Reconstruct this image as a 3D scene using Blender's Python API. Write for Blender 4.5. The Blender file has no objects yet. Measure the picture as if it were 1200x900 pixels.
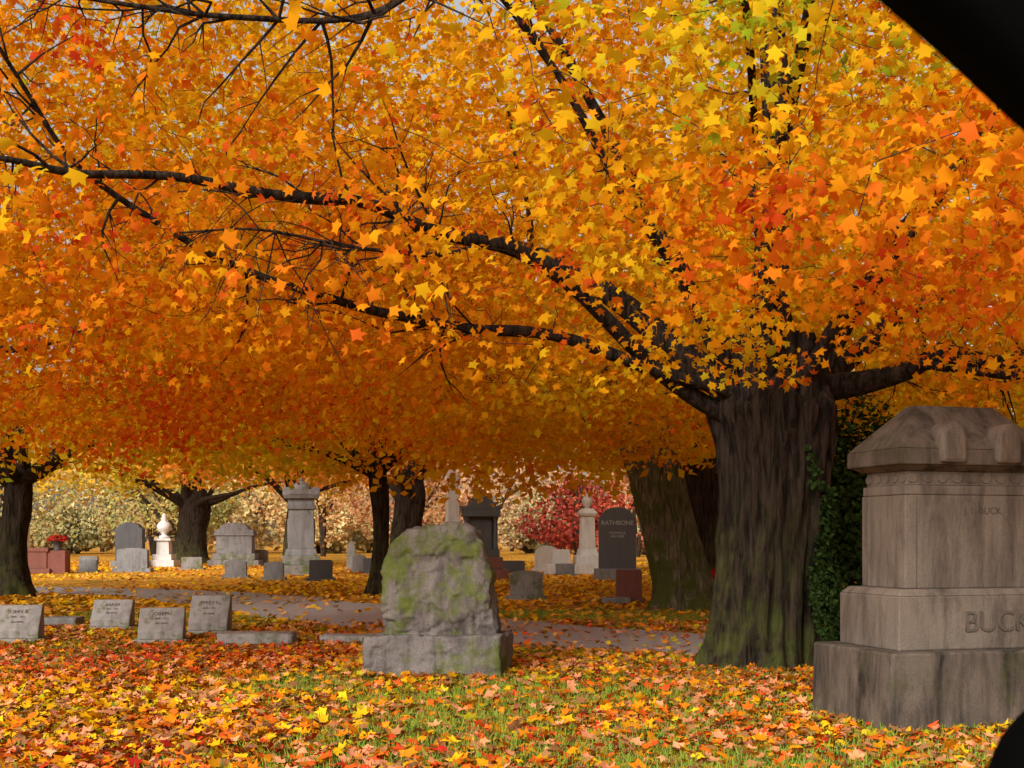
import bpy, bmesh, math
import numpy as np
from mathutils import Vector, noise, Euler
rng=np.random.default_rng(11)
scene=bpy.context.scene
COL=scene.collection

# ------------------------------------------------------------ helpers
def link(o,parent=None):
    COL.objects.link(o)
    if parent is not None: o.parent=parent
    return o
def empty(name,loc=(0,0,0),rot=0):
    e=bpy.data.objects.new(name,None); e.location=loc; e.rotation_euler=(0,0,rot); e.empty_display_size=.3
    return link(e)
def np_mesh(name,verts,faces,mat,colors=None,smooth=False,parent=None):
    me=bpy.data.meshes.new(name)
    nv=len(verts); nf,k=faces.shape
    me.vertices.add(nv); me.vertices.foreach_set("co",np.ascontiguousarray(verts,dtype=np.float32).ravel())
    me.loops.add(nf*k); me.loops.foreach_set("vertex_index",np.ascontiguousarray(faces,dtype=np.int32).ravel())
    me.polygons.add(nf); me.polygons.foreach_set("loop_start",np.arange(0,nf*k,k,dtype=np.int32))
    if smooth: me.polygons.foreach_set("use_smooth",np.ones(nf,dtype=bool))
    me.update(calc_edges=True)
    if colors is not None:
        a=me.color_attributes.new("Col",'FLOAT_COLOR','POINT')
        c=np.ones((nv,4),dtype=np.float32); c[:,:3]=colors
        a.data.foreach_set("color",c.ravel())
    me.materials.append(mat)
    return link(bpy.data.objects.new(name,me),parent)
def unit(v): return v/np.maximum(np.linalg.norm(v,axis=-1,keepdims=True),1e-9)
def nf(p,scale,seed,octs=6):
    r=np.random.default_rng(seed); s=np.zeros(len(p))
    for i in range(octs):
        d=unit(r.normal(size=3))*scale*r.uniform(.6,1.8); s+=np.sin(p@d+r.uniform(0,6.28))
    return s/octs*1.7
KN=[0,.2,.35,.5,.65,.8,1.0]
KC=np.array([(.36,.46,.02),(.88,.64,.02),(.93,.50,.012),(.94,.36,.01),(.93,.22,.014),(.90,.11,.025),(.58,.03,.02)])*.90
def pal(t):
    t=np.clip(t,0,1); return np.stack([np.interp(t,KN,KC[:,i]) for i in range(3)],1)

MAPLE=[(0,0,0)]
for a,r,z in [(-90,.17,0),(-28,.41,-.08),(6,.30,-.02),(36,.54,-.12),(63,.32,-.03),(90,.60,-.14),(117,.32,-.03),(144,.54,-.12),(174,.30,-.02),(208,.41,-.08)]:
    MAPLE.append((r*math.cos(math.radians(a)),r*math.sin(math.radians(a)),z))
MAPLE=np.array(MAPLE)
MF=np.array([(0,1+2*i,2+2*i,1+(2*i+2)%10) for i in range(5)])
KITE=np.array([(0,-.5,0),(.36,.05,-.06),(0,.55,0),(-.36,.05,-.06)]); KF=np.array([(0,1,2,3)])
def leaves(name,pos,nrm,size,col,mat,kind='maple',parent=None,curl=(.2,2.2)):
    N=len(pos); B,F=(MAPLE,MF) if kind=='maple' else (KITE,KF)
    n=unit(nrm); t=unit(np.cross(n,rng.normal(size=(N,3)))); b=np.cross(n,t)
    k=rng.uniform(curl[0],curl[1],N)
    asp=rng.uniform(.8,1.1,N)
    v=(B[None,:,0,None]*asp[:,None,None]*t[:,None,:]+B[None,:,1,None]*b[:,None,:]+(B[None,:,2]*k[:,None])[:,:,None]*n[:,None,:])*size[:,None,None]+pos[:,None,:]
    m=len(B); f=(np.arange(N)[:,None,None]*m+F[None]).reshape(-1,4)
    c=np.repeat(col,m,axis=0)
    return np_mesh(name,v.reshape(-1,3),f,mat,c,False,parent)

class Tubes:
    def __init__(s): s.v=[]; s.f=[]; s.n=0
    def add(s,pts,rad,seg=6):
        pts=np.asarray(pts,float); rad=np.asarray(rad,float); m=len(pts)
        tan=unit(np.gradient(pts,axis=0)); ref=np.array([0,0,1.]) if abs(tan[0,2])<.9 else np.array([1.,0,0])
        a=unit(np.cross(tan,ref)); b=np.cross(tan,a)
        th=np.arange(seg)*2*math.pi/seg
        ring=pts[:,None,:]+rad[:,None,None]*(np.cos(th)[None,:,None]*a[:,None,:]+np.sin(th)[None,:,None]*b[:,None,:])
        s.v.append(ring.reshape(-1,3))
        i=np.arange(m-1)[:,None]*seg; j=np.arange(seg)[None,:]; j2=(j+1)%seg
        s.f.append(np.stack([i+j,i+j2,i+seg+j2,i+seg+j],2).reshape(-1,4)+s.n); s.n+=m*seg
    def build(s,name,mat,parent=None):
        return np_mesh(name,np.concatenate(s.v),np.concatenate(s.f),mat,None,True,parent)
def spline(pts,n):
    pts=np.asarray(pts,float); P=np.vstack([2*pts[0]-pts[1],pts,2*pts[-1]-pts[-2]]); out=[]
    segs=len(pts)-1
    for q in np.linspace(0,segs-1e-6,n):
        i=int(q); t=q-i; p0,p1,p2,p3=P[i],P[i+1],P[i+2],P[i+3]
        out.append(.5*((2*p1)+(-p0+p2)*t+(2*p0-5*p1+4*p2-p3)*t*t+(-p0+3*p1-3*p2+p3)*t**3))
    return np.array(out)

# ------------------------------------------------------------ materials
def newmat(name):
    m=bpy.data.materials.new(name); m.use_nodes=True; nt=m.node_tree; nt.nodes.clear()
    out=nt.nodes.new('ShaderNodeOutputMaterial'); return m,nt,out
def N(nt,t,**k):
    n=nt.nodes.new(t)
    for a,b in k.items(): setattr(n,a,b)
    return n
def noise_n(nt,vec,scale,detail=5,rough=.6,dist=0):
    n=N(nt,'ShaderNodeTexNoise'); n.inputs['Scale'].default_value=scale; n.inputs['Detail'].default_value=detail
    n.inputs['Roughness'].default_value=rough; n.inputs['Distortion'].default_value=dist; nt.links.new(vec,n.inputs['Vector']); return n.outputs['Fac']
def ramp(nt,fac,stops,interp='LINEAR'):
    r=N(nt,'ShaderNodeValToRGB'); r.color_ramp.interpolation=interp; e=r.color_ramp.elements
    while len(e)<len(stops): e.new(.5)
    for el,(p,c) in zip(e,stops):
        el.position=p; el.color=(*c,1) if len(c)==3 else c
    nt.links.new(fac,r.inputs['Fac']); return r.outputs['Color']
def mix(nt,fac,a,b,mode='MIX'):
    m=N(nt,'ShaderNodeMix',data_type='RGBA',blend_type=mode)
    for s,v in ((m.inputs[0],fac),(m.inputs[6],a),(m.inputs[7],b)):
        if isinstance(v,(int,float)): s.default_value=v
        elif isinstance(v,tuple): s.default_value=(*v,1)
        else: nt.links.new(v,s)
    return m.outputs[2]
def mth(nt,op,a,b=0.,clamp=False):
    m=N(nt,'ShaderNodeMath',operation=op,use_clamp=clamp)
    for s,v in ((m.inputs[0],a),(m.inputs[1],b)):
        if isinstance(v,(int,float)): s.default_value=v
        else: nt.links.new(v,s)
    return m.outputs[0]
def princ(nt,out,col,rough=.8,bump=None,bs=.5,bd=.02,spec=.3):
    p=N(nt,'ShaderNodeBsdfPrincipled')
    if isinstance(col,tuple): p.inputs['Base Color'].default_value=(*col,1)
    else: nt.links.new(col,p.inputs['Base Color'])
    p.inputs['Roughness'].default_value=rough; p.inputs['Specular IOR Level'].default_value=spec
    if bump is not None:
        b=N(nt,'ShaderNodeBump'); b.inputs['Strength'].default_value=bs; b.inputs['Distance'].default_value=bd
        nt.links.new(bump,b.inputs['Height']); nt.links.new(b.outputs['Normal'],p.inputs['Normal'])
    nt.links.new(p.outputs[0],out.inputs['Surface']); return p
def leafmat(name,trans=.45):
    m,nt,out=newmat(name); a=N(nt,'ShaderNodeVertexColor',layer_name='Col')
    d=N(nt,'ShaderNodeBsdfDiffuse'); nt.links.new(a.outputs[0],d.inputs[0])
    if trans>0:
        t=N(nt,'ShaderNodeBsdfTranslucent'); x=N(nt,'ShaderNodeMixShader'); x.inputs[0].default_value=trans; nt.links.new(a.outputs[0],t.inputs[0])
        nt.links.new(d.outputs[0],x.inputs[1]); nt.links.new(t.outputs[0],x.inputs[2]); nt.links.new(x.outputs[0],out.inputs['Surface'])
    else: nt.links.new(d.outputs[0],out.inputs['Surface'])
    return m
M_LEAF=leafmat("maple_leaf",.47); M_FAR=leafmat("distant_leaf",0); M_LIT=leafmat("fallen_leaf",0); M_GRASS=leafmat("grass_blade",0); M_EVER=leafmat("evergreen_leaf",0)

def barkmat(name,dark,light,moss=.35,mossz=3.):
    m,nt,out=newmat(name); tc=N(nt,'ShaderNodeTexCoord'); mp=N(nt,'ShaderNodeMapping'); mp.inputs['Scale'].default_value=(1,1,.12)
    nt.links.new(tc.outputs['Object'],mp.inputs[0]); v=mp.outputs[0]; o=tc.outputs['Object']
    n1=noise_n(nt,v,17,6,.65,.6); n2=noise_n(nt,o,3,4); n3=noise_n(nt,o,40,3)
    c=ramp(nt,n1,[(.40,dark),(.60,light)])
    c=mix(nt,mth(nt,'MULTIPLY',n3,.35),c,(.03,.025,.02))
    sx=N(nt,'ShaderNodeSeparateXYZ'); nt.links.new(o,sx.inputs[0])
    g=N(nt,'ShaderNodeNewGeometry'); sn=N(nt,'ShaderNodeSeparateXYZ'); nt.links.new(g.outputs['Normal'],sn.inputs[0])
    h=mth(nt,'SUBTRACT',1.,mth(nt,'DIVIDE',sx.outputs[2],mossz),True)
    s=mth(nt,'ADD',mth(nt,'MULTIPLY',sn.outputs[0],-.25),.5)
    mf=mth(nt,'MULTIPLY',mth(nt,'MULTIPLY',h,s),mth(nt,'MULTIPLY',ramp(nt,n2,[(.4,(0,0,0)),(.62,(1,1,1))]),moss*3),True)
    c=mix(nt,mf,c,(.08,.095,.02))
    princ(nt,out,c,.95,n1,1.,.07,.1); return m
M_BARK=barkmat("bark_dark",(.008,.006,.005),(.064,.045,.032),.45,2.0)
M_BARK2=barkmat("bark_mossy",(.06,.052,.03),(.26,.22,.14),.9,6.)
M_TWIG=barkmat("bark_twig",(.03,.02,.015),(.10,.07,.05),0,1)

def stonemat(name,c1,c2,stain=(.05,.045,.04),stain_amt=.5,moss=0,mosscol=(.10,.14,.02),mscale=3,grain=120,rough=.8,mossz=None,bd=.01,bscale=18):
    m,nt,out=newmat(name); tc=N(nt,'ShaderNodeTexCoord'); o=tc.outputs['Object']
    n1=noise_n(nt,o,grain,2,.7); n2=noise_n(nt,o,2.3,6,.65,.3); n3=noise_n(nt,o,mscale,7,.7,.2); nb=noise_n(nt,o,bscale,5)
    c=mix(nt,n2,c1,c2); c=mix(nt,mth(nt,'MULTIPLY',ramp(nt,n1,[(.4,(0,0,0)),(.6,(1,1,1))]),.35),c,tuple(x*.4 for x in c1))
    mp=N(nt,'ShaderNodeMapping'); mp.inputs['Scale'].default_value=(1,1,.2); nt.links.new(o,mp.inputs[0])
    st=noise_n(nt,mp.outputs[0],5,6,.7,.3)
    c=mix(nt,mth(nt,'MULTIPLY',ramp(nt,st,[(.45,(0,0,0)),(.68,(1,1,1))]),stain_amt),c,stain)
    if moss>0:
        f=ramp(nt,n3,[(.60-.22*moss,(0,0,0)),(.72-.22*moss,(1,1,1))])
        if mossz:
            sx=N(nt,'ShaderNodeSeparateXYZ'); nt.links.new(o,sx.inputs[0])
            f=mth(nt,'MULTIPLY',f,mth(nt,'SUBTRACT',1.3,mth(nt,'DIVIDE',sx.outputs[2],mossz),True))
        mc=mix(nt,nb,mosscol,tuple(x*.4 for x in mosscol)); c=mix(nt,mth(nt,'MULTIPLY',f,.85),c,mc)
    hb=mth(nt,'ADD',nb,mth(nt,'MULTIPLY',n1,.25))
    princ(nt,out,c,rough,hb,.6,bd); return m
S_BUCK=stonemat("granite_brown",(.14,.108,.084),(.245,.20,.16),(.038,.028,.022),.8,.0)
S_BUCKT=stonemat("granite_letter",(.10,.08,.065),(.15,.12,.10),(.045,.033,.026),.5,.0)
S_BUCKD=stonemat("granite_stained",(.062,.048,.038),(.20,.16,.125),(.012,.009,.007),1.,.25,(.08,.075,.03),2)
S_ROCK=stonemat("stone_mossy",(.15,.125,.115),(.29,.25,.23),(.035,.029,.026),.8,.66,(.15,.19,.02),2.6,70,.85,None,.05,9)
S_ROCKB=stonemat("stone_base",(.14,.12,.112),(.27,.24,.225),(.04,.033,.03),.75,.4,(.13,.16,.02),2.2,70,.85,None,.05,9)
S_MARK=stonemat("stone_marker",(.30,.285,.27),(.45,.425,.40),(.08,.07,.06),.6,.3,(.13,.16,.03),5)
S_GREY=stonemat("stone_grey",(.19,.185,.19),(.30,.29,.29),(.07,.065,.06),.6,.2,(.12,.14,.03),3)
S_GREYM=stonemat("stone_grey_mossy",(.22,.205,.19),(.33,.31,.285),(.07,.065,.055),.6,.55,(.12,.15,.03),3,120,.8,1.2)
S_DARK=stonemat("stone_dark",(.065,.065,.07),(.12,.115,.12),(.03,.03,.03),.4,.05)
S_WHITE=stonemat("marble_white",(.62,.60,.57),(.80,.78,.75),(.30,.28,.25),.45,.0)
S_RED=stonemat("granite_red",(.17,.055,.04),(.25,.09,.065),(.05,.025,.02),.4,.1)
S_POLISH=stonemat("granite_polished",(.085,.085,.09),(.12,.12,.125),(.05,.05,.05),.3,0,rough=.35)
def flat(name,c,rough=.6,spec=.3):
    m,nt,out=newmat(name); tc=N(nt,'ShaderNodeTexCoord'); n=noise_n(nt,tc.outputs['Object'],30)
    princ(nt,out,mix(nt,n,tuple(x*.8 for x in c),c),rough,spec=spec); return m
M_INS=flat("inscription_dark",(.07,.055,.045)); M_INSL=flat("inscription_light",(.45,.44,.42)); M_BLACK=flat("car_trim_black",(.002,.002,.002),.9,.02)
M_POT=flat("planter",(.06,.05,.05)); M_FLOW=leafmat("flower_petal",.3)

# ------------------------------------------------------------ ground
ROAD=np.array([(16,13.5),(9,14.9),(5.5,15.7),(2.8,16.7),(0,18.9),(-3.3,24),(-6,28.8),(-9.5,32.6),(-14,34.6),(-22,36.5),(-40,38)])
rs=spline(np.c_[ROAD,np.zeros(len(ROAD))],120)[:,:2]
rt=unit(np.gradient(rs,axis=0)); rn=np.c_[-rt[:,1],rt[:,0]]
def road_dist(p):
    out=np.full(len(p),1e9)
    for q in rs[::1]:
        d=(p[:,0]-q[0])**2+(p[:,1]-q[1])**2; np.minimum(out,d,out=out)
    return np.sqrt(out)
m,nt,out=newmat("ground_grass_leaves"); tc=N(nt,'ShaderNodeTexCoord'); o=tc.outputs['Object']
v=N(nt,'ShaderNodeTexVoronoi'); v.inputs['Scale'].default_value=11; nt.links.new(o,v.inputs['Vector'])
sc=N(nt,'ShaderNodeSeparateColor'); nt.links.new(v.outputs['Color'],sc.inputs[0])
lc=ramp(nt,sc.outputs[0],[(0,(.75,.47,.03)),(.3,(.75,.32,.02)),(.55,(.68,.19,.02)),(.8,(.50,.10,.03)),(1,(.3,.13,.04))],'CONSTANT')
g=mix(nt,noise_n(nt,o,25,4),(.06,.085,.015),(.15,.18,.03)); g=mix(nt,noise_n(nt,o,120,2),g,(.07,.06,.015))
big=noise_n(nt,o,.35,4,.6); fine=noise_n(nt,o,1.7,4,.6)
sy=N(nt,'ShaderNodeSeparateXYZ'); nt.links.new(o,sy.inputs[0])
farf=mth(nt,'MULTIPLY',mth(nt,'DIVIDE',mth(nt,'SUBTRACT',sy.outputs[1],18.),20.,True),.22)
cov=mth(nt,'ADD',mth(nt,'ADD',mth(nt,'MULTIPLY',big,.9),mth(nt,'MULTIPLY',fine,.5)),farf)
msk=mth(nt,'GREATER_THAN',cov,mth(nt,'ADD',mth(nt,'MULTIPLY',sc.outputs[1],.55),.5))
c=mix(nt,msk,g,lc)
princ(nt,out,c,.9,noise_n(nt,o,60,4),.6,.03,.1); M_GROUND=m
s=260.; gx=np.linspace(-s,s,41); X,Y=np.meshgrid(gx,gx+150); Z=np.zeros_like(X)
vv=np.stack([X,Y,Z],2).reshape(-1,3); i,j=np.meshgrid(np.arange(40),np.arange(40)); a=(j*41+i).ravel()
np_mesh("ground",vv,np.stack([a,a+1,a+42,a+41],1),M_GROUND)
m,nt,out=newmat("asphalt"); tc=N(nt,'ShaderNodeTexCoord'); o=tc.outputs['Object']
c=mix(nt,noise_n(nt,o,3,5),(.32,.29,.29),(.46,.42,.42)); c=mix(nt,mth(nt,'MULTIPLY',noise_n(nt,o,150,2),.5),c,(.18,.16,.165))
princ(nt,out,c,.8,noise_n(nt,o,90,3),.4,.01); M_ROAD=m
w=1.75+.12*np.sin(np.arange(120)*.9)+.08*np.sin(np.arange(120)*2.3)
L=rs+rn*w[:,None]; R=rs-rn*w[:,None]; vv=np.zeros((240,3)); vv[:120,:2]=L; vv[120:,:2]=R; vv[:,2]=.004
k=np.arange(119); np_mesh("road",vv,np.stack([k,k+1,k+121,k+120],1),M_ROAD)

# ------------------------------------------------------------ fallen leaves and grass
def litter(n,x0,x1,y0,y1,smin,smax,kind,seed,keep):
    p=np.c_[rng.uniform(x0,x1,n),rng.uniform(y0,y1,n),np.zeros(n)]
    k=keep(p); p=p[rng.random(n)<k]; n=len(p)
    p[:,2]=rng.uniform(.012,.055,n)
    nn=np.c_[rng.normal(0,.42,(n,2)),np.ones(n)]
    sz=rng.uniform(smin,smax,n)
    t=.54+.17*nf(p,.6,seed)+rng.normal(0,.19,n)
    c=pal(t)*rng.uniform(.5,1.0,n)[:,None]
    br=rng.random(n); m=br<.18; c[m]=np.array([.34,.15,.06])*rng.uniform(.5,1.3,m.sum())[:,None]
    m=(br>.18)&(br<.36); c[m]=np.array([.80,.31,.15])*rng.uniform(.7,1.1,m.sum())[:,None]
    return p,nn,sz,c
def grassy(p):   # 0 = solid leaves, 1 = lawn shows
    f=.31+.40*nf(p,1.0,31)+.26*nf(p,2.8,32)+.24*np.clip((p[:,0]+.5)/2.0,-1,1)*np.clip((13.5-p[:,1])/4,0,1)
    return np.clip(f,0,1)
def keep_near(p):
    k=1-.92*grassy(p); d=road_dist(p); k=np.where(d<1.7,.05+.25*(nf(p,1.2,5)>.6),k); return k
A=litter(100000,-9.5,8.5,5.4,21,.07,.14,'maple',3,keep_near)
leaves("fallen_leaves",*A[:3],A[3],M_LIT,'maple',None,(-2,3))
def keep_far(p):
    k=np.clip(.55+.55*nf(p,.35,9)+.25*nf(p,1.2,10),.08,1); d=road_dist(p); return np.where(d<1.7,.10+.2*(nf(p,1.,6)>.3),k)
A=litter(80000,-32,24,20,72,.12,.2,'kite',4,keep_far)
A[3][:]=A[3]*.5+.5*pal(np.full(len(A[3]),.31))*.95
leaves("fallen_leaves",*A[:3],A[3],M_LIT,'kite',None)
n=260000; p=np.c_[rng.uniform(-8,8,n),5.2+rng.random(n)**1.3*19,np.zeros(n)]
p=p[(rng.random(n)<.12+1.2*grassy(p))&(road_dist(p)>1.8)]; n=len(p)
h=rng.uniform(.035,.085,n); a=rng.uniform(0,6.28,n); wd=rng.uniform(.004,.008,n)
d=np.c_[np.cos(a),np.sin(a),np.zeros(n)]; tip=p+np.c_[rng.normal(0,.025,(n,2)),h]
vv=np.stack([p-d*wd[:,None],p+d*wd[:,None],tip],1).reshape(-1,3)
c=np.stack([rng.uniform(.14,.28,n),rng.uniform(.20,.33,n),rng.uniform(.02,.05,n)],1)
np_mesh("grass",vv,np.arange(3*n).reshape(-1,3),M_GRASS,np.repeat(c,3,axis=0))

# ------------------------------------------------------------ trees
def trunk_mesh(name,path,rad,mat,parent,seg=72,rings=70,ridge=.07,flare=.35,seed=0):
    P=spline(path,rings); q=np.linspace(0,1,rings); r=np.interp(q,np.linspace(0,1,len(rad)),rad)
    V=[]
    for i in range(rings):
        for k in range(seg):
            th=2*math.pi*k/seg; z=P[i,2]; cx,cy=math.cos(th),math.sin(th)
            rr=r[i]
            fl=math.exp(-max(z,0)/.28)*flare*(1+.7*math.sin(5*th+seed)+.35*math.sin(8*th+seed*2))
            lob=.06*math.sin(3*th+z*.5+seed)+.04*math.sin(5*th-z*.4)
            nz=noise.noise(Vector((cx*rr*9+seed,cy*rr*9,z*.7))); n2=noise.noise(Vector((cx*rr*20,cy*rr*20+seed,z*1.8)))
            rid=(1-abs(nz)*3.2)*ridge+n2*ridge*.7
            R=rr*(1+fl+lob+rid)
            V.append((P[i,0]+cx*R,P[i,1]+cy*R,P[i,2]))
    V=np.array(V); i=np.arange(rings-1)[:,None]*seg; j=np.arange(seg)[None,:]; j2=(j+1)%seg
    F=np.stack([i+j,i+j2,i+seg+j2,i+seg+j],2).reshape(-1,4)
    return np_mesh(name,V,F,mat,None,True,parent)

def build_tree(base,trunk,trad,limbs,clumps,nleaf,lsize,colfn,kind='maple',bark=M_BARK,seg=48,rings=40,crad=(.5,.5,.28),flare=.35,leafmat_=M_LEAF,seed=0,name="maple_tree",ridge=.07,twigmax=3.2,shoots=()):
    e=empty(name,base); b=np.array(base)
    trunk_mesh("trunk",[np.array(t)-b for t in trunk],trad,bark,e,seg,rings,ridge,flare,seed)
    T=Tubes(); nodes=[];nr=[]
    for li,(pts,r0,r1) in enumerate(limbs):
        S=spline(pts,max(14,int(len(pts)*5))); m=len(S); q=np.linspace(0,1,m)
        jit=np.stack([nf(S,3.,seed+7+k,4) for k in range(3)],1)*.06*np.clip(q*3,0,1)[:,None]; S=S+jit
        r=r0+(r1-r0)*q**.7; r=r*(1+.10*nf(S,6.,seed+5))
        T.add(S-b,r,10 if r0>.08 else 7); nodes+=list(S[2:]); nr+=list(r[2:])
        if li in shoots:      # bare side shoots and twigs
            tg=unit(np.gradient(S,axis=0))
            for s_ in range(26):
                k=int(rng.integers(int(m*.3),m-1)); L_=rng.uniform(.35,1.5)*(1.1-.4*k/m)
                dr=unit(tg[k]*.9+rng.normal(0,.55,3)+np.array([0,0,rng.choice([-.35,.45])])); p_=[S[k]]
                for w_ in range(5): dr=unit(dr+rng.normal(0,.22,3)); p_.append(p_[-1]+dr*L_/5)
                rr=min(r[k]*.6,.006+.009*L_); T.add(np.array(p_)-b,np.linspace(rr,.0025,6),5)
                for w_ in range(3):
                    kk=int(rng.integers(1,5)); d2=unit(dr+rng.normal(0,.7,3)); l2=L_*rng.uniform(.25,.5); a0=p_[kk]
                    T.add(np.array([a0,a0+d2*l2*.5+rng.normal(0,.02,3),a0+d2*l2])-b,[rr*.45,.003,.002],4)
    cap=len(nodes)+len(clumps)*5+10; ND=np.zeros((cap,3)); RD=np.zeros(cap); nn=len(nodes); ND[:nn]=nodes; RD[:nn]=nr
    d0=np.array([np.min(np.sum((ND[:nn]-c)**2,1)) for c in clumps]); order=np.argsort(d0); W=Tubes()
    for oi in order:
        c=clumps[oi]; dd=np.linalg.norm(ND[:nn]-c,axis=1)+np.clip(ND[:nn,2]-c[2],0,9)*.3; k=int(np.argmin(dd)); a=ND[k]; ln=np.linalg.norm(c-a)
        if ln<.12 or ln>twigmax: continue
        mid=(a+c)/2+rng.normal(0,.12*ln,3)+np.array([0,0,.08*ln]); m2=a+(mid-a)*.5+rng.normal(0,.06*ln,3)
        S=spline([a,m2,mid,c],6); r0=min(RD[k]*.7,.006+.011*ln); S_r=np.linspace(r0,max(.003,r0*.35),6)
        W.add(S-b,S_r,4)
        ND[nn:nn+4]=S[2:]; RD[nn:nn+4]=S_r[2:]; nn+=4
    T.build("limbs",bark,e)
    if W.v: W.build("twigs",M_TWIG,e)
    m=len(clumps); k=rng.integers(0,m,nleaf); g=rng.normal(size=(nleaf,3)); g=g/np.maximum(1,np.linalg.norm(g,axis=1)/1.6)[:,None]
    cs=rng.uniform(.6,1.25,m)
    off=g*np.array(crad)*cs[k][:,None]; pos=clumps[k]+off
    pos[:,2]-=.12*np.hypot(off[:,0],off[:,1])/crad[0]
    cen=np.array([base[0],base[1],4.5])
    outw=unit(pos-cen); nrm=unit(rng.normal(size=(nleaf,3))*.75+outw*.35+np.array([0,0,.65])+unit(off)*.25)
    size=rng.uniform(lsize*.65,lsize*1.2,nleaf)
    ck=rng.normal(0,.05,m)
    col=colfn(pos,ck[k])
    leaves("foliage",pos-b,nrm,size,col,leafmat_,kind,e)
    return e

def crown(c,R,H,low,n,seed,excl=None,pw=1.35,nlow=.35,gap=-.75):
    th=rng.uniform(0,6.283,n); r=R*np.sqrt(rng.random(n)); 
    x=c[0]+r*np.cos(th); y=c[1]+r*np.sin(th)
    q=np.c_[x,y,np.zeros(n)]
    rr=r/(R*(1+.12*nf(q,.9,seed)))
    top=low+.4+(H-low)*np.sqrt(np.clip(1-rr**2,0,1)); lo=low+nlow*nf(q,1.1,seed+1)
    z=lo+(top-lo)*rng.random(n)**pw
    P=np.c_[x,y,z]; keep=rr<1
    keep&=nf(P,1.6,seed+2)>gap
    if excl is not None: keep&=~excl(P)
    return P[keep]
def auto_limbs(base,zt,R,H,n,r0,seed):
    r=np.random.default_rng(seed); out=[]
    for i in range(n):
        a=6.283*i/n+r.uniform(-.3,.3); L=R*r.uniform(.6,.9); up=r.uniform(.15,.75)*(H-zt); pts=[]
        for q in (0,.25,.5,.75,1): pts.append((base[0]+math.cos(a+q*.3)*L*q+r.normal(0,.2)*q,base[1]+math.sin(a+q*.3)*L*q+r.normal(0,.2)*q,zt-.3+up*(q**.8)+r.normal(0,.15)*q))
        out.append((pts,r0*r.uniform(.7,1),.02))
    out.append(([(base[0],base[1],zt-.4),(base[0]+.2,base[1],zt+(H-zt)*.4),(base[0],base[1]+.1,H*.85)],r0*1.3,.04))
    return out

# --- big maple
def col_main(p,ck):
    t=.435+.14*nf(p,.8,51)+.10*nf(p,2.2,52)+ck*1.5+rng.normal(0,.065,len(p))
    t+=.10*np.clip(-(p[:,0])/4,-.4,1)
    def blob(c,r,dv):
        return dv*np.exp(-np.sum((p-np.array(c))**2,1)/r**2)
    t+=blob((1.7,8.0,4.8),1.1,-.45)+blob((3.0,8.5,5.0),.8,-.25)+blob((1.2,6.5,4.),.7,-.30)+blob((.3,8.,4.6),.7,-.15)
    t+=blob((1.7,9.5,3.8),1.0,.22)+blob((1.3,7.5,3.4),.7,.20)+blob((2.4,7.5,3.15),.7,.18)+blob((3.3,9.5,3.6),1.1,.30)+blob((4.3,11.5,3.3),1.2,.22)+blob((-2.6,9.,4.9),1.5,.18)+blob((.3,11,3.6),1.0,.12)
    return pal(t)*rng.uniform(.8,1.05,len(p))[:,None]
LIMA=np.array([(1.83,13.7),(.87,13),(.16,12.3),(-.62,11.6),(-1.17,11),(-1.85,10.3),(-2.56,9.6),(-3.03,9.1),(-3.48,8.7),(-5,8)])
def excl(P):
    n=len(P); r=np.hypot(P[:,0]-2.8,P[:,1]-14); u=rng.random(n)
    e=(r<1.6)&(P[:,2]<4.1)&(P[:,1]>12.8)
    e|=(r<3.2)&(P[:,2]<4.6)&(u<.42)
    e|=(np.hypot(P[:,0],P[:,1])<6.2)|(P[:,1]<5.2)
    e|=(np.abs(P[:,0]-P[:,1]*.2)<1.3)&(P[:,1]>9)&(P[:,1]<14.5)&(P[:,2]<2.95)
    # thin, open foliage on the near side of the long lower limbs
    yl=np.interp(-P[:,0],-LIMA[:,0],LIMA[:,1]); near=(P[:,0]<1.3)&(P[:,1]<yl+.3)&(P[:,2]<6)
    e|=near&(u<np.interp(P[:,0],[-3,-.3,1.3],[.88,.86,.5]))
    return e
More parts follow.
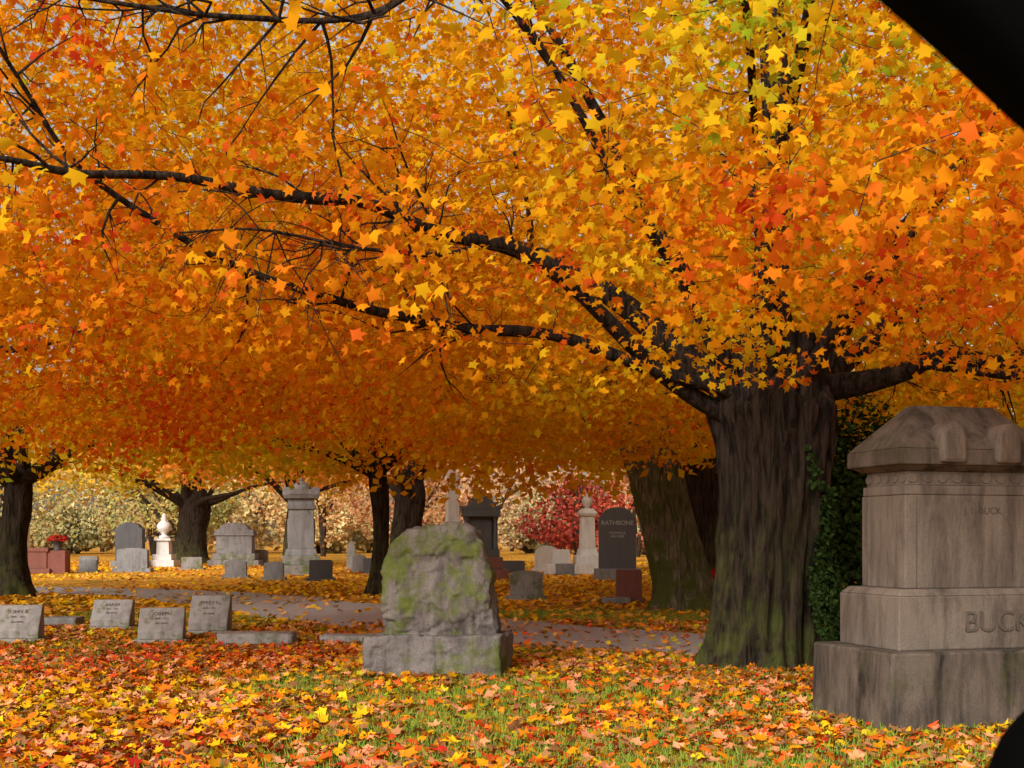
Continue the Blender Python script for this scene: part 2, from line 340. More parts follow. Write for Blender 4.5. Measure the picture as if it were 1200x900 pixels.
limbs=[
 ([(2.6,14,2.6),(1.83,13.7,2.98),(.87,13,3.61),(.16,12.3,4.02),(-.62,11.6,4.22),(-1.17,11,4.27),(-1.85,10.3,4.18),(-2.56,9.6,4.12),(-3.03,9.1,4.01),(-3.48,8.7,3.96),(-3.9,8.4,3.92)],.115,.012),
 ([(2.6,13.8,2.9),(1.75,13.5,3.10),(.43,13,3.39),(-.33,12.5,3.44),(-1.04,12,3.46),(-1.55,11.6,3.53),(-2.2,11,3.67),(-2.77,10.4,3.93),(-3.27,9.8,4.27),(-3.51,9.4,4.66),(-3.72,9,5.0)],.085,.012),
 ([(-.25,11.95,4.12),(-.81,11,3.84),(-1.26,10.5,3.78),(-1.8,10,3.77),(-2.41,9.5,3.68)],.03,.008),
 ([(2.5,13.2,5.5),(2,11,5.9),(1.2,9,5.36),(.2,8.3,5.0),(-.53,8,4.76),(-.87,7.7,4.56),(-1.25,7.5,4.45),(-1.68,7.2,4.32),(-2.1,7,4.29),(-2.45,6.8,4.26)],.045,.010),
 ([(3.0,14,2.7),(3.4,14,3.02),(3.77,13.8,3.08),(4.17,13.6,3.16),(4.47,13.4,3.28),(4.9,13.1,3.17),(5.55,12.8,3.28),(6.8,12.5,3.5)],.19,.05),
 ([(4.3,13.45,3.22),(4.9,12.6,3.0),(5.4,12.1,3.05),(6.2,11.5,3.2)],.06,.02),
 ([(2.9,14,2.4),(2.85,14.1,5),(2.9,14,7.5),(2.8,13.8,10),(2.7,13.2,12)],.28,.03),
 ([(3.1,14,2.7),(3.9,14,4.2),(4.8,13.6,5.4),(6,13,7),(7.2,12,8.5)],.16,.025),
 ([(2.6,14,2.7),(1.8,14.2,4.6),(1.2,14.4,5.8),(.2,14.2,7.4),(-1,13.5,9)],.14,.02),
 ([(2.75,13.8,2.8),(2.6,12.6,4.5),(2.5,11,5.7),(2.4,9.5,6.6),(2.3,7.4,7.0)],.11,.02),
 ([(3,14.1,2.9),(3.2,16,5),(3.2,18,6.5),(3,20,7.5)],.2,.03),
 ([(2.7,14.1,2.8),(.6,16,4.8),(-1.5,18,5.8),(-3.5,19.5,6.5)],.2,.03),
 ([(2.95,13.8,2.8),(3.8,12.3,4.4),(4.6,10.5,5.6),(5.2,8.5,6.1)],.11,.02),
 ([(2.6,13.9,2.8),(1.4,13,4.6),(-.2,11.5,6.4),(-1.6,9.5,7.2)],.08,.015),
 ([(3,14.1,2.8),(5,15.5,4.2),(7.5,16.5,5)],.17,.03)]
cl=np.concatenate([crown((1.9,13.2),9.6,10.5,2.95,5600,61,excl,1.3,.35,-.6),crown((2.2,11.5),5.5,4.6,3.15,520,66,excl,1.2,.2)])
build_tree((2.68,14,0),[(2.72,14,-.15),(2.76,14,.5),(2.84,14,1.3),(2.88,14,2.1),(2.86,14,2.8),(2.84,14,3.6)],[.53,.52,.52,.55,.62,.42],limbs,cl,150000,.105,col_main,seg=120,rings=110,ridge=.11,flare=.28,seed=3,crad=(.33,.33,.17),shoots=(0,1,2,3,4,5))

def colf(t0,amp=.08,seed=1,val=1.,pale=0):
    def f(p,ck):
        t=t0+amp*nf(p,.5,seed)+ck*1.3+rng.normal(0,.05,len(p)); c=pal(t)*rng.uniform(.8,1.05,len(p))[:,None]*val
        return c*(1-pale)+pale*np.array([.78,.62,.36])  # pale tint blended into the leaf colour stands in for distance haze
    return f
# --- leaning mossy maple
b=(3.35,25,0)
build_tree(b,[(3.5,25,-.15),(3.3,25,.6),(3.05,25,1.6),(2.8,25,2.6),(2.6,25,3.6),(2.5,25,5)],[.62,.56,.52,.52,.55,.35],auto_limbs((2.6,25),3.6,7.5,12,8,.22,4),
  crown((2.2,25),8.5,14,3.5,1500,71,gap=-.6),34000,.19,colf(.37,.12,72),'kite',M_BARK2,64,60,(.75,.75,.38),.3,seed=8,twigmax=5)
b=(4.7,31,0)
build_tree(b,[(4.7,31,-.15),(4.65,31,1.5),(4.6,31,3),(4.6,31,5)],[.5,.42,.42,.3],auto_limbs((4.6,31),3.3,7,11,7,.2,5),
  crown((6.5,31),9.,15,3.2,1100,75),22000,.26,colf(.30,.10,76),'kite',M_BARK,40,30,(.9,.9,.5),.3,seed=9,twigmax=5)
# --- tree at the left edge
build_tree((-11.9,30.5,0),[(-11.8,30.5,-.15),(-11.9,30.5,1.2),(-11.75,30.5,2.5),(-11.9,30.5,4)],[.38,.31,.32,.25],auto_limbs((-11.8,30.5),2.9,7,10,8,.18,6),
  crown((-11.2,30),8.,13.5,3.3,1300,81,gap=-.55),32000,.18,colf(.22,.10,82),'kite',M_BARK,40,30,(.7,.7,.38),.35,seed=10,twigmax=5)
# --- middle slim tree
build_tree((-3.25,31.3,0),[(-3.3,31.3,-.15),(-3.2,31.3,1.3),(-3.25,31.3,2.6),(-3.5,31.3,4.4)],[.22,.18,.22,.17],auto_limbs((-3.3,31.3),3.2,6.5,10,8,.12,7),
  crown((-3.8,31),7.5,14,3.75,1200,85,gap=-.5),32000,.18,colf(.30,.12,86),'kite',M_BARK,36,30,(.7,.7,.38),.35,seed=11,twigmax=5)
# --- maple just outside the left edge whose boughs reach in
build_tree((-11.5,17,0),[(-11.5,17,-.15),(-11.4,17,1.3),(-11.5,17,3),(-11.4,17,5)],[.55,.45,.45,.3],auto_limbs((-11.4,17),3.,8,10,9,.2,12),
  crown((-8.9,17.5),9.0,10.5,3.7,2300,91,pw=1.3,gap=-.5),52000,.12,colf(.46,.17,92),'maple',M_BARK,40,30,(.5,.5,.26),.35,seed=12,twigmax=4)
# --- trees further back
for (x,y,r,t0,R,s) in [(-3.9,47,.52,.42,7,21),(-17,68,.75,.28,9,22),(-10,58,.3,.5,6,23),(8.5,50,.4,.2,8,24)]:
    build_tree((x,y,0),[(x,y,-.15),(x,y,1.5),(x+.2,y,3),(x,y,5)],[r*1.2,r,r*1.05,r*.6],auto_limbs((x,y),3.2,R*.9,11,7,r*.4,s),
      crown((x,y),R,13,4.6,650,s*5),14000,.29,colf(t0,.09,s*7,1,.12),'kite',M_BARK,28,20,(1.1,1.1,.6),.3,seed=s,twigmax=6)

# --- distant belt of trees
P=[];C=[];Nn=[];S=[];T=Tubes()
DT=[(-46,86,8,11,.5,.30),(-36,92,8,10,.5,.12),(-28,100,7,9,.8,.18),(-22,84,4.5,6,1.,.14),(-14,95,6,9,.8,.52),(-7,86,5,7,.8,.62),(-2,100,7,10,.5,.50),(4.0,74,3.2,5.,.1,.93),(9,92,6,9,.5,.70),(15,84,6,9,.5,.5),
    (20,70,6,10,.3,.20),(27,80,8,11,.3,.15),(36,90,9,12,.3,.3),(48,96,9,12,.3,.45),(-58,100,10,12,.5,.4),(-40,125,12,14,.3,.35),(-20,130,12,13,.3,.3),(0,130,12,14,.3,.5),(20,128,12,14,.3,.45),(42,130,12,14,.3,.3),(62,120,12,14,.3,.4),(-66,130,13,15,.3,.4)]
for x in range(-66,68,6): DT.append((x+rng.uniform(-2,2),108+rng.uniform(-14,14),rng.uniform(2.6,5.8),rng.uniform(2.8,7.5),0.,float(rng.choice([.05,.12,.2,.3,.45,.6,.75]))))
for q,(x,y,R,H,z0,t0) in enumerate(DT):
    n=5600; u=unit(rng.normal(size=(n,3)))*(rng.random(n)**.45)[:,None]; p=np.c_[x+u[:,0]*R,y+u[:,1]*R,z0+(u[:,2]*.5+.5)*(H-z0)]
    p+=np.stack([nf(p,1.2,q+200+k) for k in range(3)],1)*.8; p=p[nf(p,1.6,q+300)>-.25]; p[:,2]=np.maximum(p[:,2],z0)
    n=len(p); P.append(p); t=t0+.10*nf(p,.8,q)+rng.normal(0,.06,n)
    haze=.08 if q==7 else (.30 if y<100 else .48); vb=rng.uniform(.6,1.0)  # aerial haze painted into the foliage colour, stronger on the farther rows
    C.append((pal(t)*(1-haze)+haze*np.array([.78,.70,.52]))*vb*rng.uniform(.6,1.,n)[:,None]); Nn.append(unit(rng.normal(size=(n,3))+np.array([0,-.3,.6]))); S.append(rng.uniform(.16,.36,n)*(1 if y<104 else 1.8))
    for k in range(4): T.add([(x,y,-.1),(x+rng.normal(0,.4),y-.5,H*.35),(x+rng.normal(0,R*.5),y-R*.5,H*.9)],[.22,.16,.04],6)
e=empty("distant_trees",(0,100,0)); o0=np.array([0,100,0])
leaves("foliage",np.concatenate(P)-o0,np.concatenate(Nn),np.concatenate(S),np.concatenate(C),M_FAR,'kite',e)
T.v=[v-o0 for v in T.v]; T.build("trunks",M_TWIG,e)

# --- ivy and evergreen shrub beside the trunk
n=9000; th=rng.uniform(-1.2,1.0,n); z=rng.random(n)**1.3*2.5+.05
r=.62+.10*nf(np.c_[th*2,z,z],2.2,5)+rng.uniform(0,.12,n)+.3*np.exp(-z/.4)
p=np.c_[2.84+r*np.cos(th),14+r*np.sin(th),z]; keep=(nf(np.c_[th*2,z,th],3.0,6)+1.2*np.clip((np.cos(th)-.66),-1,.3))>.0; p=p[keep]; th=th[keep]; n=len(p)
c=np.array([.022,.042,.010])*rng.uniform(.4,2.,n)[:,None]
leaves("ivy",p,np.c_[np.cos(th),np.sin(th),np.full(n,.5)]+rng.normal(0,.4,(n,3)),rng.uniform(.04,.08,n),c,M_EVER,'kite')
def shrub(name,c,R,H,n,colr,size=(.05,.1),par=None):
    u=unit(rng.normal(size=(n,3)))*(rng.random(n)**.35)[:,None]; p=np.c_[c[0]+u[:,0]*R,c[1]+u[:,1]*R,.05+(u[:,2]*.5+.5)*H]
    p+=np.stack([nf(p,3,k+400) for k in range(3)],1)*.16*R; p=p[nf(p,3.2,41)>-.6]; p[:,2]=np.maximum(p[:,2],.03); n=len(p)
    cc=np.array(colr)*rng.uniform(.45,1.7,n)[:,None]; e=empty(name,(c[0],c[1],0)); b=np.array([c[0],c[1],0])
    leaves("foliage",p-b,unit(p-np.array([c[0],c[1],H*.5]))+rng.normal(0,.5,(n,3)),rng.uniform(*size,n),cc,M_EVER,'kite',e)
    T=Tubes()
    for k in range(7):
        a=rng.uniform(0,6.28); T.add([(0,0,-.05),(math.cos(a)*R*.3,math.sin(a)*R*.3,H*.4),(math.cos(a)*R*.7,math.sin(a)*R*.7,H*.8)],[.05,.035,.01],6)
    T.build("stems",M_TWIG,e)
shrub("evergreen_shrub",(4.45,16.4),.9,3.1,16000,(.035,.065,.016))
shrub("evergreen_shrub",(5.9,18),1.3,2.9,14000,(.05,.075,.018))

# ------------------------------------------------------------ monuments
class MB:
    def __init__(s): s.bm=bmesh.new()
    def box(s,z0,z1,w,d,tw=None,td=None,cx=0,cy=0):
        tw=w if tw is None else tw; td=d if td is None else td; V=[]
        for (a,b,z) in ((w,d,z0),(tw,td,z1)):
            for sx,sy in ((-1,-1),(1,-1),(1,1),(-1,1)): V.append(s.bm.verts.new((cx+sx*a/2,cy+sy*b/2,z)))
        for f in ((3,2,1,0),(4,5,6,7),(0,1,5,4),(1,2,6,5),(2,3,7,6),(3,0,4,7)): s.bm.faces.new([V[i] for i in f])
        return s
    def prism(s,outl,d,cy=0,z=0,cx=0,slant=0):
        A=[s.bm.verts.new((cx+x,cy-d/2,z+y)) for x,y in outl]; B=[s.bm.verts.new((cx+x,cy+d/2,z+y)) for x,y in outl]; n=len(outl)
        s.bm.faces.new(A); s.bm.faces.new(B[::-1])
        for i in range(n): s.bm.faces.new([A[i],B[i],B[(i+1)%n],A[(i+1)%n]])
        return s
    def sprism(s,outl,w,cx=0):   # outline in y,z extruded along x
        A=[s.bm.verts.new((cx-w/2,x,y)) for x,y in outl]; B=[s.bm.verts.new((cx+w/2,x,y)) for x,y in outl]; n=len(outl)
        s.bm.faces.new(A[::-1]); s.bm.faces.new(B)
        for i in range(n): s.bm.faces.new([A[i],A[(i+1)%n],B[(i+1)%n],B[i]])
        return s
    def lathe(s,prof,seg=24,cx=0,cy=0):
        rings=[]
        for r,z in prof: rings.append([s.bm.verts.new((cx+max(r,.001)*math.cos(6.2832*k/seg),cy+max(r,.001)*math.sin(6.2832*k/seg),z)) for k in range(seg)])
        for i in range(len(rings)-1):
            for k in range(seg): 
                f=s.bm.faces.new([rings[i][k],rings[i][(k+1)%seg],rings[i+1][(k+1)%seg],rings[i+1][k]]); f.smooth=True
        s.bm.faces.new(rings[0][::-1]); s.bm.faces.new(rings[-1]); return s
    def done(s,name,loc,rot,mat,bevel=.015,parent=None):
        bmesh.ops.recalc_face_normals(s.bm,faces=s.bm.faces); me=bpy.data.meshes.new(name); s.bm.to_mesh(me); s.bm.free(); me.materials.append(mat)
        o=bpy.data.objects.new(name,me); o.location=loc; o.rotation_euler=(0,0,rot); link(o,parent)
        if bevel: 
            b=o.modifiers.new("bevel",'BEVEL'); b.width=bevel; b.segments=2; b.limit_method='ANGLE'; b.angle_limit=.6
        return o
def arch(w,h,sh,n=12):
    "rounded top tablet: half width, shoulder height sh"
    o=[(-w/2,0),(w/2,0)]
    for k in range(n+1):
        a=math.pi*k/n; o.append((w/2*math.cos(a),sh+(h-sh)*math.sin(a)))
    return o
def text(body,size,loc,rotz,tilt,mat,parent,ext=.004,al='CENTER'):
    cu=bpy.data.curves.new("inscription",'FONT'); cu.body=body; cu.size=size; cu.extrude=ext; cu.align_x=al; cu.align_y='CENTER'; cu.materials.append(mat)
    o=bpy.data.objects.new("inscription",cu); o.location=loc; o.rotation_euler=(math.radians(90)-tilt,0,rotz); link(o,parent); return o

# big family monument on the right
th=math.radians(16); fr=np.array([math.cos(th),math.sin(th)]); bk=np.array([-math.sin(th),math.cos(th)]); pn=np.array([2.71,9.13])
W,D=1.75,1.15; ctr=pn+fr*W/2+bk*D/2
E=empty("granite_family_monument",(ctr[0],ctr[1],0),th)
MB().box(0,.57,W,D,W-.02,D-.02).done("plinth",(0,0,0),0,S_BUCKD,.02,E)
a=MB().box(.57,.97,W-.32,D-.32).box(.97,1.02,W-.32,D-.32,W-.42,D-.42); a.done("sub_base",(0,0,0),0,S_BUCK,.012,E)
dw,dd=W-.60,D-.58
a=MB().box(1.02,1.72,dw,dd).box(1.72,1.79,dw+.012,dd+.012).box(1.79,1.90,dw-.03,dd-.03)
for sx in (-1,1):
    for sy in (-1,1): a.box(1.022,1.718,.10,.10,cx=sx*(dw/2-.038),cy=sy*(dd/2-.038))
a.done("die",(0,0,0),0,S_BUCK,.008,E)
cw,cd=W-.40,D-.40
a=MB().box(1.90,1.94,dw+.02,dd+.02,cw-.04,cd-.04).box(1.94,2.06,cw,cd).box(2.06,2.41,cw,cd,cw*.52,.12)
a.done("cap",(0,0,0),0,S_BUCKD,.012,E)
for k_,x in enumerate((-.24,.24)):
    o=[(-.11,0),(.11,0)]+[(.11*math.cos(math.pi*q/12),.16+.14*math.sin(math.pi*q/12)) for q in range(13)]
    MB().prism(o,cd/2+.04,cy=-cd/4-.02,z=1.955,cx=x).done(f"roof_roll_{k_+1}",(0,0,0),0,S_BUCK,.03,E)
text("J. L. BUCK.",.075,(.10,-dd/2-.001,1.60),0,0,M_INS,E,.001)
text("BUCK",.22,(.12,-(D-.32)/2-.003,.77),0,0,S_BUCKT,E,.010)
# carved scroll relief around the top of the die
a=MB()
for fx,fy,ax in ((0,-1,'x'),(-1,0,'y')):
    L_=dw if ax=='x' else dd; nseg=5 if ax=='y' else 9
    for q in range(nseg):
        c0=-L_/2+(q+.5)*L_/nseg; o=[(c0+.045*math.cos(2*math.pi*t/10),1.845+.035*math.sin(2*math.pi*t/10)) for t in range(10)]
        if ax=='x': a.prism(o,.012,cy=-(dd-.03)/2-.004)
        else: a.sprism([(p_,z_) for p_,z_ in o],.012,cx=-(dw-.03)/2-.004)
a.done("carved_band",(0,0,0),0,S_BUCK,.003,E)

# rough-hewn headstone in the centre
def rock(name,loc,rot,mat,fn,nx,nz,ny,amp,parent,fscale=3.5,seed=0.):
    bm=bmesh.new(); idx={}
    def vert(i,j,k):
        key=(i,j,k)
        if key not in idx:
            u,v,w=2*i/nx-1,k/nz,2*j/ny-1; x,y,z=fn(u,w,v)
            q=Vector((x*fscale+seed,y*fscale,z*fscale)); d=noise.noise_vector(q)*amp+noise.noise_vector(q*2.7)*amp*.55+noise.noise_vector(q*7)*amp*.28
            c=noise.cell_vector(q*2.2+Vector((d.x,d.y,d.z))*8)*amp*.45
            d=d+Vector((c.x-.2*amp,c.y-.2*amp,c.z-.2*amp))*.6
            idx[key]=bm.verts.new((x+d.x*.7,y+d.y,max(z+d.z*(.7 if v>0 else 0),0) if v>0 else z))
        return idx[key]
    for i in range(nx):
        for j in range(ny):
            for k in (0,nz):
                f=[vert(i,j,k),vert(i+1,j,k),vert(i+1,j+1,k),vert(i,j+1,k)]; bm.faces.new(f)
    for i in range(nx):
        for k in range(nz):
            for j in (0,ny): bm.faces.new([vert(i,j,k),vert(i+1,j,k),vert(i+1,j,k+1),vert(i,j,k+1)])
    for j in range(ny):
        for k in range(nz):
            for i in (0,nx): bm.faces.new([vert(i,j,k),vert(i,j+1,k),vert(i,j+1,k+1),vert(i,j,k+1)])
    bmesh.ops.recalc_face_normals(bm,faces=bm.faces); me=bpy.data.meshes.new(name); bm.to_mesh(me); bm.free(); me.materials.append(mat)
    me.polygons.foreach_set("use_smooth",np.ones(len(me.polygons),dtype=bool))
    o=bpy.data.objects.new(name,me); o.location=loc; o.rotation_euler=(0,0,rot); return link(o,parent)
E=empty("rough_hewn_headstone",(-.74,13.15,0),math.radians(-9))
HU=[-1,-.85,-.6,-.2,.15,.5,.75,.9,1]; HZ=[.86,.98,1.08,1.11,1.15,1.14,1.06,.92,.76]
def fslab(u,w,v):
    top=float(np.interp(u,HU,HZ)); z=v*top
    hl=.55+.02*math.sin(v*5); hr=.59-.08*max(0,v-.1)
    x=u*(hl if u<0 else hr); e=(1-.35*max(0,(v-.75)/.25)**2)
    y=w*.20*(1-.22*abs(u)**6)*e-(.04 if w<0 else 0)*math.sin(v*3.1)
    return x,y,z+.40
rock("slab",(0,0,0),0,S_ROCK,fslab,64,60,16,.068,E,3.,2.)
rock("base",(0,0,0),0,S_ROCKB,lambda u,w,v:(u*.70,w*.34,v*.41),64,20,26,.055,E,3.,5.)

# slant-faced markers
def slant(x,y,w,h,rot,mat=S_MARK,txt="REST"):
    E=empty("slant_grave_marker",(x,y,0),rot); d=.34
    MB().box(-.02,.07,w+.10,d+.12).done("base",(0,0,0),0,mat,.01,E)
    MB().sprism([(-d/2,.07),(d/2,.07),(d/2,h),(d/2-.10,h),(-d/2,.07+.10)],w).done("stone",(0,0,0),0,mat,.012,E)
    ang=math.atan2(d-.10,h-.17)
    for k,(s,t) in enumerate(((.075,txt),(.04,"1843 - 1911"),(.04,"HIS WIFE"))):
        f=.74-.2*k; text(t,s,(0,-d/2+(d-.10)*f-.003,.17+(h-.17)*f+.002),0,ang,M_INS,E,.001)
slant(-6.55,17,.58,.50,.12,txt="JOHN B."); slant(-6.02,19.3,.58,.46,.05,txt="BAKER"); slant(-4.62,16.9,.58,.47,.14,txt="JOSEPH"); slant(-4.36,18.5,.56,.56,.0,txt="MARY E.")
def flatstone(x,y,w,d,h,rot,mat):
    rock("flat_grave_marker",(x,y,0),rot,mat,lambda u,ww,v:(u*w/2,ww*d/2,v*h),14,4,8,.012,None,3.,x)
flatstone(-3.3,16.6,.95,.5,.17,.05,S_MARK); flatstone(-2.15,16.9,.7,.45,.12,-.05,S_MARK); flatstone(-7.0,20.,.5,.4,.16,0,S_GREY)

# simple upright tablets
def tablet(x,y,w,h,mat,kind='arch',rot=0,base=True,d=None,bm_=None,name="upright_headstone"):
    d=d or max(.18,w*.24); E=empty(name,(x,y,0),rot); zb=h*.16 if base else 0
    if base: MB().box(-.02,zb,w*1.25,d*1.7).done("base",(0,0,0),0,bm_ or mat,.015,E)
    hh=h-zb
    if kind=='arch': o=arch(w,hh,hh*.86)
    elif kind=='round': o=arch(w,hh,hh*.62)
    elif kind=='shoulder': o=[(-w/2,0),(w/2,0),(w/2,hh*.84),(w*.40,hh*.87)]+[(w*.40*math.cos(math.pi*k/10),hh*.87+hh*.13*math.sin(math.pi*k/10)) for k in range(1,10)]+[(-w*.40,hh*.87),(-w/2,hh*.84)]
    elif kind=='gable': o=[(-w/2,0),(w/2,0),(w/2,hh*.8),(0,hh),(-w/2,hh*.8)]
    else: o=[(-w/2,0),(w/2,0),(w/2,hh*.96),(w*.4,hh),(-w*.4,hh),(-w/2,hh*.96)]
    MB().prism(o,d,z=zb).done("tablet",(0,0,0),0,mat,.012,E); return E,d,zb,hh
E,d,zb,hh=tablet(3.45,42,1.22,2.4,S_POLISH,'shoulder',-.05,True,.42,S_GREY,"family_name_headstone")
text("RATHBONE",.20,(0,-d/2-.004,zb+hh*.74),0,0,M_INSL,E); text("THOMAS B.\nHIS WIFE",.11,(0,-d/2-.004,zb+hh*.55),0,0,M_INSL,E)
tablet(.32,28.6,.72,.66,S_GREYM,'arch',.1,name="mossy_headstone")
tablet(1.42,52,1.0,1.08,S_WHITE,'round')
tablet(2.5,27.4,.54,.72,S_RED,'flat',.1,name="red_granite_headstone"); flatstone(2.2,27,.6,.4,.14,0,S_GREY)
E,d,zb,hh=tablet(-17.6,59,1.25,2.1,S_DARK,'shoulder',0,True,.5,S_GREY,"dark_headstone")
tablet(-15.4,52,1.25,.98,S_GREY,'arch'); tablet(-17.2,52,.7,.5,S_GREY,'flat')
tablet(-14.,56,.9,.55,S_GREYM,'flat'); tablet(-9.6,44.5,.75,.62,S_GREY,'arch'); tablet(-7.9,42.5,.65,.6,S_GREY,'arch'); tablet(-6.2,41.5,.75,.68,S_DARK,'flat',.3)
tablet(-6.9,55,.4,1.25,S_GREYM,'round',base=False); tablet(-6.2,52,.55,.75,S_GREY,'gable'); tablet(-5.5,50,.6,.6,S_DARK,'flat'); tablet(-4.7,50,.5,.5,S_GREY,'arch')
tablet(.0,50,1.0,.5,S_DARK,'flat'); tablet(1.95,47,.7,.45,S_GREY,'flat'); tablet(-12.6,64,.8,.8,S_GREY,'arch'); tablet(7.1,26,.36,.45,S_WHITE,'flat')
tablet(-20.5,62,.9,.5,S_GREY,'flat'); tablet(-2.5,46,.8,.6,S_GREY,'arch')
# wide monument with curved roof
E=empty("wide_monument",(-13.6,63,0))
MB().box(0,.3,2.5,1.3).box(.3,.62,2.1,1.0).done("base",(0,0,0),0,S_GREYM,.02,E)
MB().box(.62,1.5,1.75,.8).box(1.5,1.62,1.95,.95).done("die",(0,0,0),0,S_GREY,.015,E)
MB().prism([(-.95,0),(.95,0),(.95,.14)]+[(.7*math.cos(math.pi*k/8),.2+.32*math.sin(math.pi*k/8)) for k in range(9)]+[(-.95,.14)],.85,z=1.62).done("roof",(0,0,0),0,S_GREY,.015,E)
# urn monument
E=empty("urn_monument",(-16.3,60,0))
MB().box(0,.35,1.2,1.2).box(.35,.62,.9,.9).box(.62,1.25,.62,.62,.56,.56).box(1.25,1.36,.78,.78).done("pedestal",(0,0,0),0,S_WHITE,.02,E)
MB().lathe([(.25,1.36),(.26,1.45),(.12,1.52),(.12,1.6),(.3,1.75),(.34,1.95),(.25,2.1),(.12,2.2),(.16,2.26),(.1,2.38),(.12,2.44),(.02,2.54)]).done("urn",(0,0,0),0,S_WHITE,0,E)
# tall pedestal monument
E=empty("tall_pedestal_monument",(-7.9,48,0),.15)
MB().box(0,.38,1.75,1.75).box(.38,.72,1.4,1.4).done("base",(0,0,0),0,S_GREYM,.03,E)
MB().box(.72,.98,1.2,1.2,1.08,1.08).box(.98,2.45,.98,.98,.92,.92).box(2.45,2.6,1.04,1.04,1.12,1.12).box(1.2,2.1,1.02,.6).done("die",(0,0,0),0,S_GREY,.02,E)
a=MB().box(2.6,2.85,1.0,1.0,.98,.98).box(2.85,2.99,1.24,1.24,1.36,1.36).box(2.99,3.2,1.36,1.36,.75,.75)
for r in (0,1):
    o=[(-.5,0),(.5,0),(0,.3)]
    a.prism(o,1.38,z=2.995) if r==0 else a.sprism([(-.5,2.997),(.5,2.997),(0,3.295)],1.37)
a.lathe([(.38,3.2),(.34,3.35),(.2,3.46),(.06,3.52),(.08,3.58),(.02,3.64)])
a.done("cornice_and_dome",(0,0,0),0,S_GREY,.015,E)
# obelisk
E=empty("marble_obelisk",(-2.1,45,0),.3)
MB().box(0,.4,1.2,1.2).box(.4,.75,.85,.85).done("base",(0,0,0),0,S_WHITE,.02,E)
MB().box(.75,3.65,.48,.48,.33,.33).box(3.65,3.92,.33,.33,.02,.02).done("shaft",(0,0,0),0,S_WHITE,.01,E)
# dark temple-like monument
E=empty("columned_monument",(-1.05,43,0),.1)
MB().box(0,.35,1.75,1.4).box(.35,.75,1.4,1.1).done("base",(0,0,0),0,S_RED,.02,E)
a=MB().box(.75,1.0,1.2,.95).box(1.0,2.1,.72,.6).box(2.1,2.35,1.25,.98)
for sx in (-1,1):
    for sy in (-1,1): a.lathe([(.10,1.0),(.10,1.06),(.075,1.1),(.07,1.98),(.10,2.04),(.11,2.1)],12,sx*.47,sy*.34)
a.prism([(-.68,0),(.68,0),(.68,.1),(.45,.12)]+[(.42*math.cos(math.pi*k/10),.12+.38*math.sin(math.pi*k/10)) for k in range(1,10)]+[(-.45,.12),(-.68,.1)],1.0,z=2.35)
a.lathe([(.12,2.8),(.06,2.86),(.12,2.95),(.03,3.05)],12)
a.done("columns_and_roof",(0,0,0),0,S_DARK,.012,E)
# pale pillar with urn
E=empty("pillar_monument",(2.85,48.5,0),.1)
MB().box(0,.4,1.25,1.25).box(.4,.72,.95,.95).box(.72,1.0,.75,.75,.62,.62).box(1.0,2.2,.56,.56,.5,.5).box(2.2,2.32,.6,.6,.72,.72).box(2.32,2.5,.72,.72,.4,.4).done("pillar",(0,0,0),0,S_WHITE,.02,E)
MB().lathe([(.12,2.5),(.09,2.56),(.2,2.7),(.22,2.82),(.12,2.95),(.06,3.0),(.02,3.1)],16).done("urn",(0,0,0),0,S_WHITE,0,E)
MB().box(0,.4,1.2,.8,cx=-1.0).box(.4,.95,.7,.5,.6,.4,cx=-1.0).done("side_pedestal",(0,0,0),0,S_WHITE,.02,E)
# red bench tomb
E=empty("red_granite_tomb",(-18.9,50,0))
MB().box(0,.2,2.0,.9).box(.2,.85,1.7,.7).box(.85,1.0,1.85,.8).done("tomb",(0,0,0),0,S_RED,.02,E)
MB().box(0,.9,.7,.6,cx=1.2).done("end_block",(0,0,0),0,S_RED,.02,E)
# flower planters
def planter(x,y,z,s=1.,n=500):
    E=empty("flower_planter",(x,y,z))
    MB().lathe([(.16*s,0),(.18*s,.03*s),(.12*s,.08*s),(.2*s,.25*s),(.28*s,.38*s),(.3*s,.4*s),(.26*s,.4*s)],20).done("urn",(0,0,0),0,M_POT,0,E)
    u=unit(rng.normal(size=(n,3)))*(rng.random(n)**.4)[:,None]*np.array([.42,.42,.25])*s; u[:,2]=np.abs(u[:,2])+.38*s
    c=np.where(rng.random(n)[:,None]<.75,np.array([.65,.02,.02]),np.array([.05,.12,.02]))*rng.uniform(.6,1.1,n)[:,None]
    leaves("flowers",u,u+rng.normal(0,.2,(n,3)),rng.uniform(.07,.13,n)*s,c,M_FLOW,'kite',E)
planter(-17.75,50,.9,1.0); planter(4.45,28.2,.0,1.15,700); planter(-1.6,44.,0,.6,200)
E=empty("stone_post",(-21.7,57,0)); MB().box(0,.3,.7,.7).box(.3,3.2,.4,.4,.32,.32).box(3.2,3.35,.4,.4,.1,.1).done("post",(0,0,0),0,S_WHITE,.02,E)

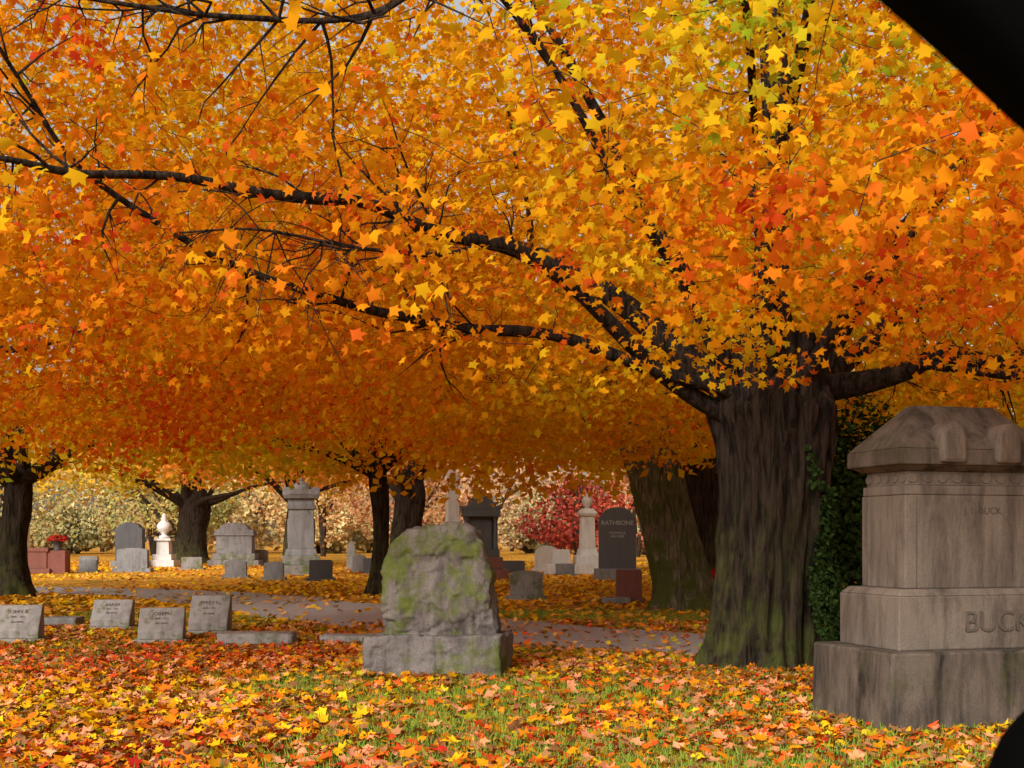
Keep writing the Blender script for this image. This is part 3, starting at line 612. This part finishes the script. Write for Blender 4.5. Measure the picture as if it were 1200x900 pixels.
# ------------------------------------------------------------ the car the photographer sits in (window frame, door, mirror)
E=empty("car",(0,.8,0))
def beam(name,pts,hw,hd):
    S=spline([(x,0,z) for x,z in pts],40); t=unit(np.gradient(S,axis=0)); nrm=np.c_[-t[:,2],np.zeros(40),t[:,0]]; V=[]
    prof=[(-1,-.7),(-.8,-1),(.8,-1),(1,-.7),(1,.7),(.8,1),(-.8,1),(-1,.7)]
    for i in range(40):
        for a,b in prof: V.append(S[i]+nrm[i]*a*hw+np.array([0,b*hd,0]))
    i=np.arange(39)[:,None]*8; j=np.arange(8)[None]; j2=(j+1)%8
    np_mesh(name,np.array(V),np.stack([i+j,i+j2,i+8+j2,i+8+j],2).reshape(-1,4),M_BLACK,None,True,E)
k=.8/.75
def q(x,z): return (x*k+.006,1.4+(z-1.4)*k+.004)
beam("window_frame",[(-.8,1.1),(-.78,1.7),(-.62,1.99),(-.25,2.02),q(.06,1.92),q(.255,1.765),q(.345,1.684),q(.5,1.545),(.68,1.37),(.80,1.18),(.87,1.0)],.062,.04)
MB().box(.45,1.06,1.8,.10,1.75,.07,cx=.05).done("door_panel",(0,0,0),0,M_BLACK,.02,E)
bm=bmesh.new(); bmesh.ops.create_uvsphere(bm,u_segments=40,v_segments=24,radius=1)
for v in bm.verts:
    c=v.co; f=lambda a:math.copysign(abs(a)**.85,a); v.co=Vector((f(c.x)*.13,f(c.y)*.075,f(c.z)*.115))
for f in bm.faces: f.smooth=True
me=bpy.data.meshes.new("mirror"); bm.to_mesh(me); bm.free(); me.materials.append(M_BLACK); o=bpy.data.objects.new("mirror_housing",me); o.location=(.51,.22,1.175); link(o,E)
MB().box(.98,1.12,.10,.2,.08,.06,cx=.53,cy=.12).done("mirror_arm",(0,0,0),0,M_BLACK,.01,E)

# ------------------------------------------------------------ light, sky, camera
el=math.radians(31); az=math.radians(208)
sd=Vector((math.sin(az)*math.cos(el),math.cos(az)*math.cos(el),math.sin(el)))
w=bpy.data.worlds.new("World"); scene.world=w; w.use_nodes=True; nt=w.node_tree; nt.nodes.clear()
sk=nt.nodes.new('ShaderNodeTexSky'); sk.sky_type='NISHITA'; sk.sun_disc=False; sk.sun_elevation=el; sk.sun_rotation=az; sk.dust_density=4; sk.air_density=1.5
hs=nt.nodes.new('ShaderNodeHueSaturation'); hs.inputs['Saturation'].default_value=.25
bg=nt.nodes.new('ShaderNodeBackground'); bg.inputs['Strength'].default_value=.15; wo=nt.nodes.new('ShaderNodeOutputWorld')
nt.links.new(sk.outputs[0],hs.inputs['Color']); nt.links.new(hs.outputs[0],bg.inputs['Color']); nt.links.new(bg.outputs[0],wo.inputs['Surface'])
ld=bpy.data.lights.new("sun",'SUN'); ld.energy=3.6; ld.angle=math.radians(24); ld.color=(1,.96,.88); lo=bpy.data.objects.new("sun",ld); lo.rotation_euler=sd.to_track_quat('Z','Y').to_euler(); lo.location=(0,0,20); link(lo)
cd_=bpy.data.cameras.new("camera"); cam=bpy.data.objects.new("camera",cd_); cam.location=(0,0,1.4); cam.rotation_euler=(math.radians(90),0,0); link(cam)
cd_.sensor_width=36; cd_.lens=45; cd_.shift_y=.15; cd_.clip_end=1000; cd_.clip_start=.05
cd_.dof.use_dof=True; cd_.dof.focus_distance=14; cd_.dof.aperture_fstop=13
scene.camera=cam
scene.view_settings.view_transform='Standard'; scene.view_settings.look='None'; scene.view_settings.exposure=0
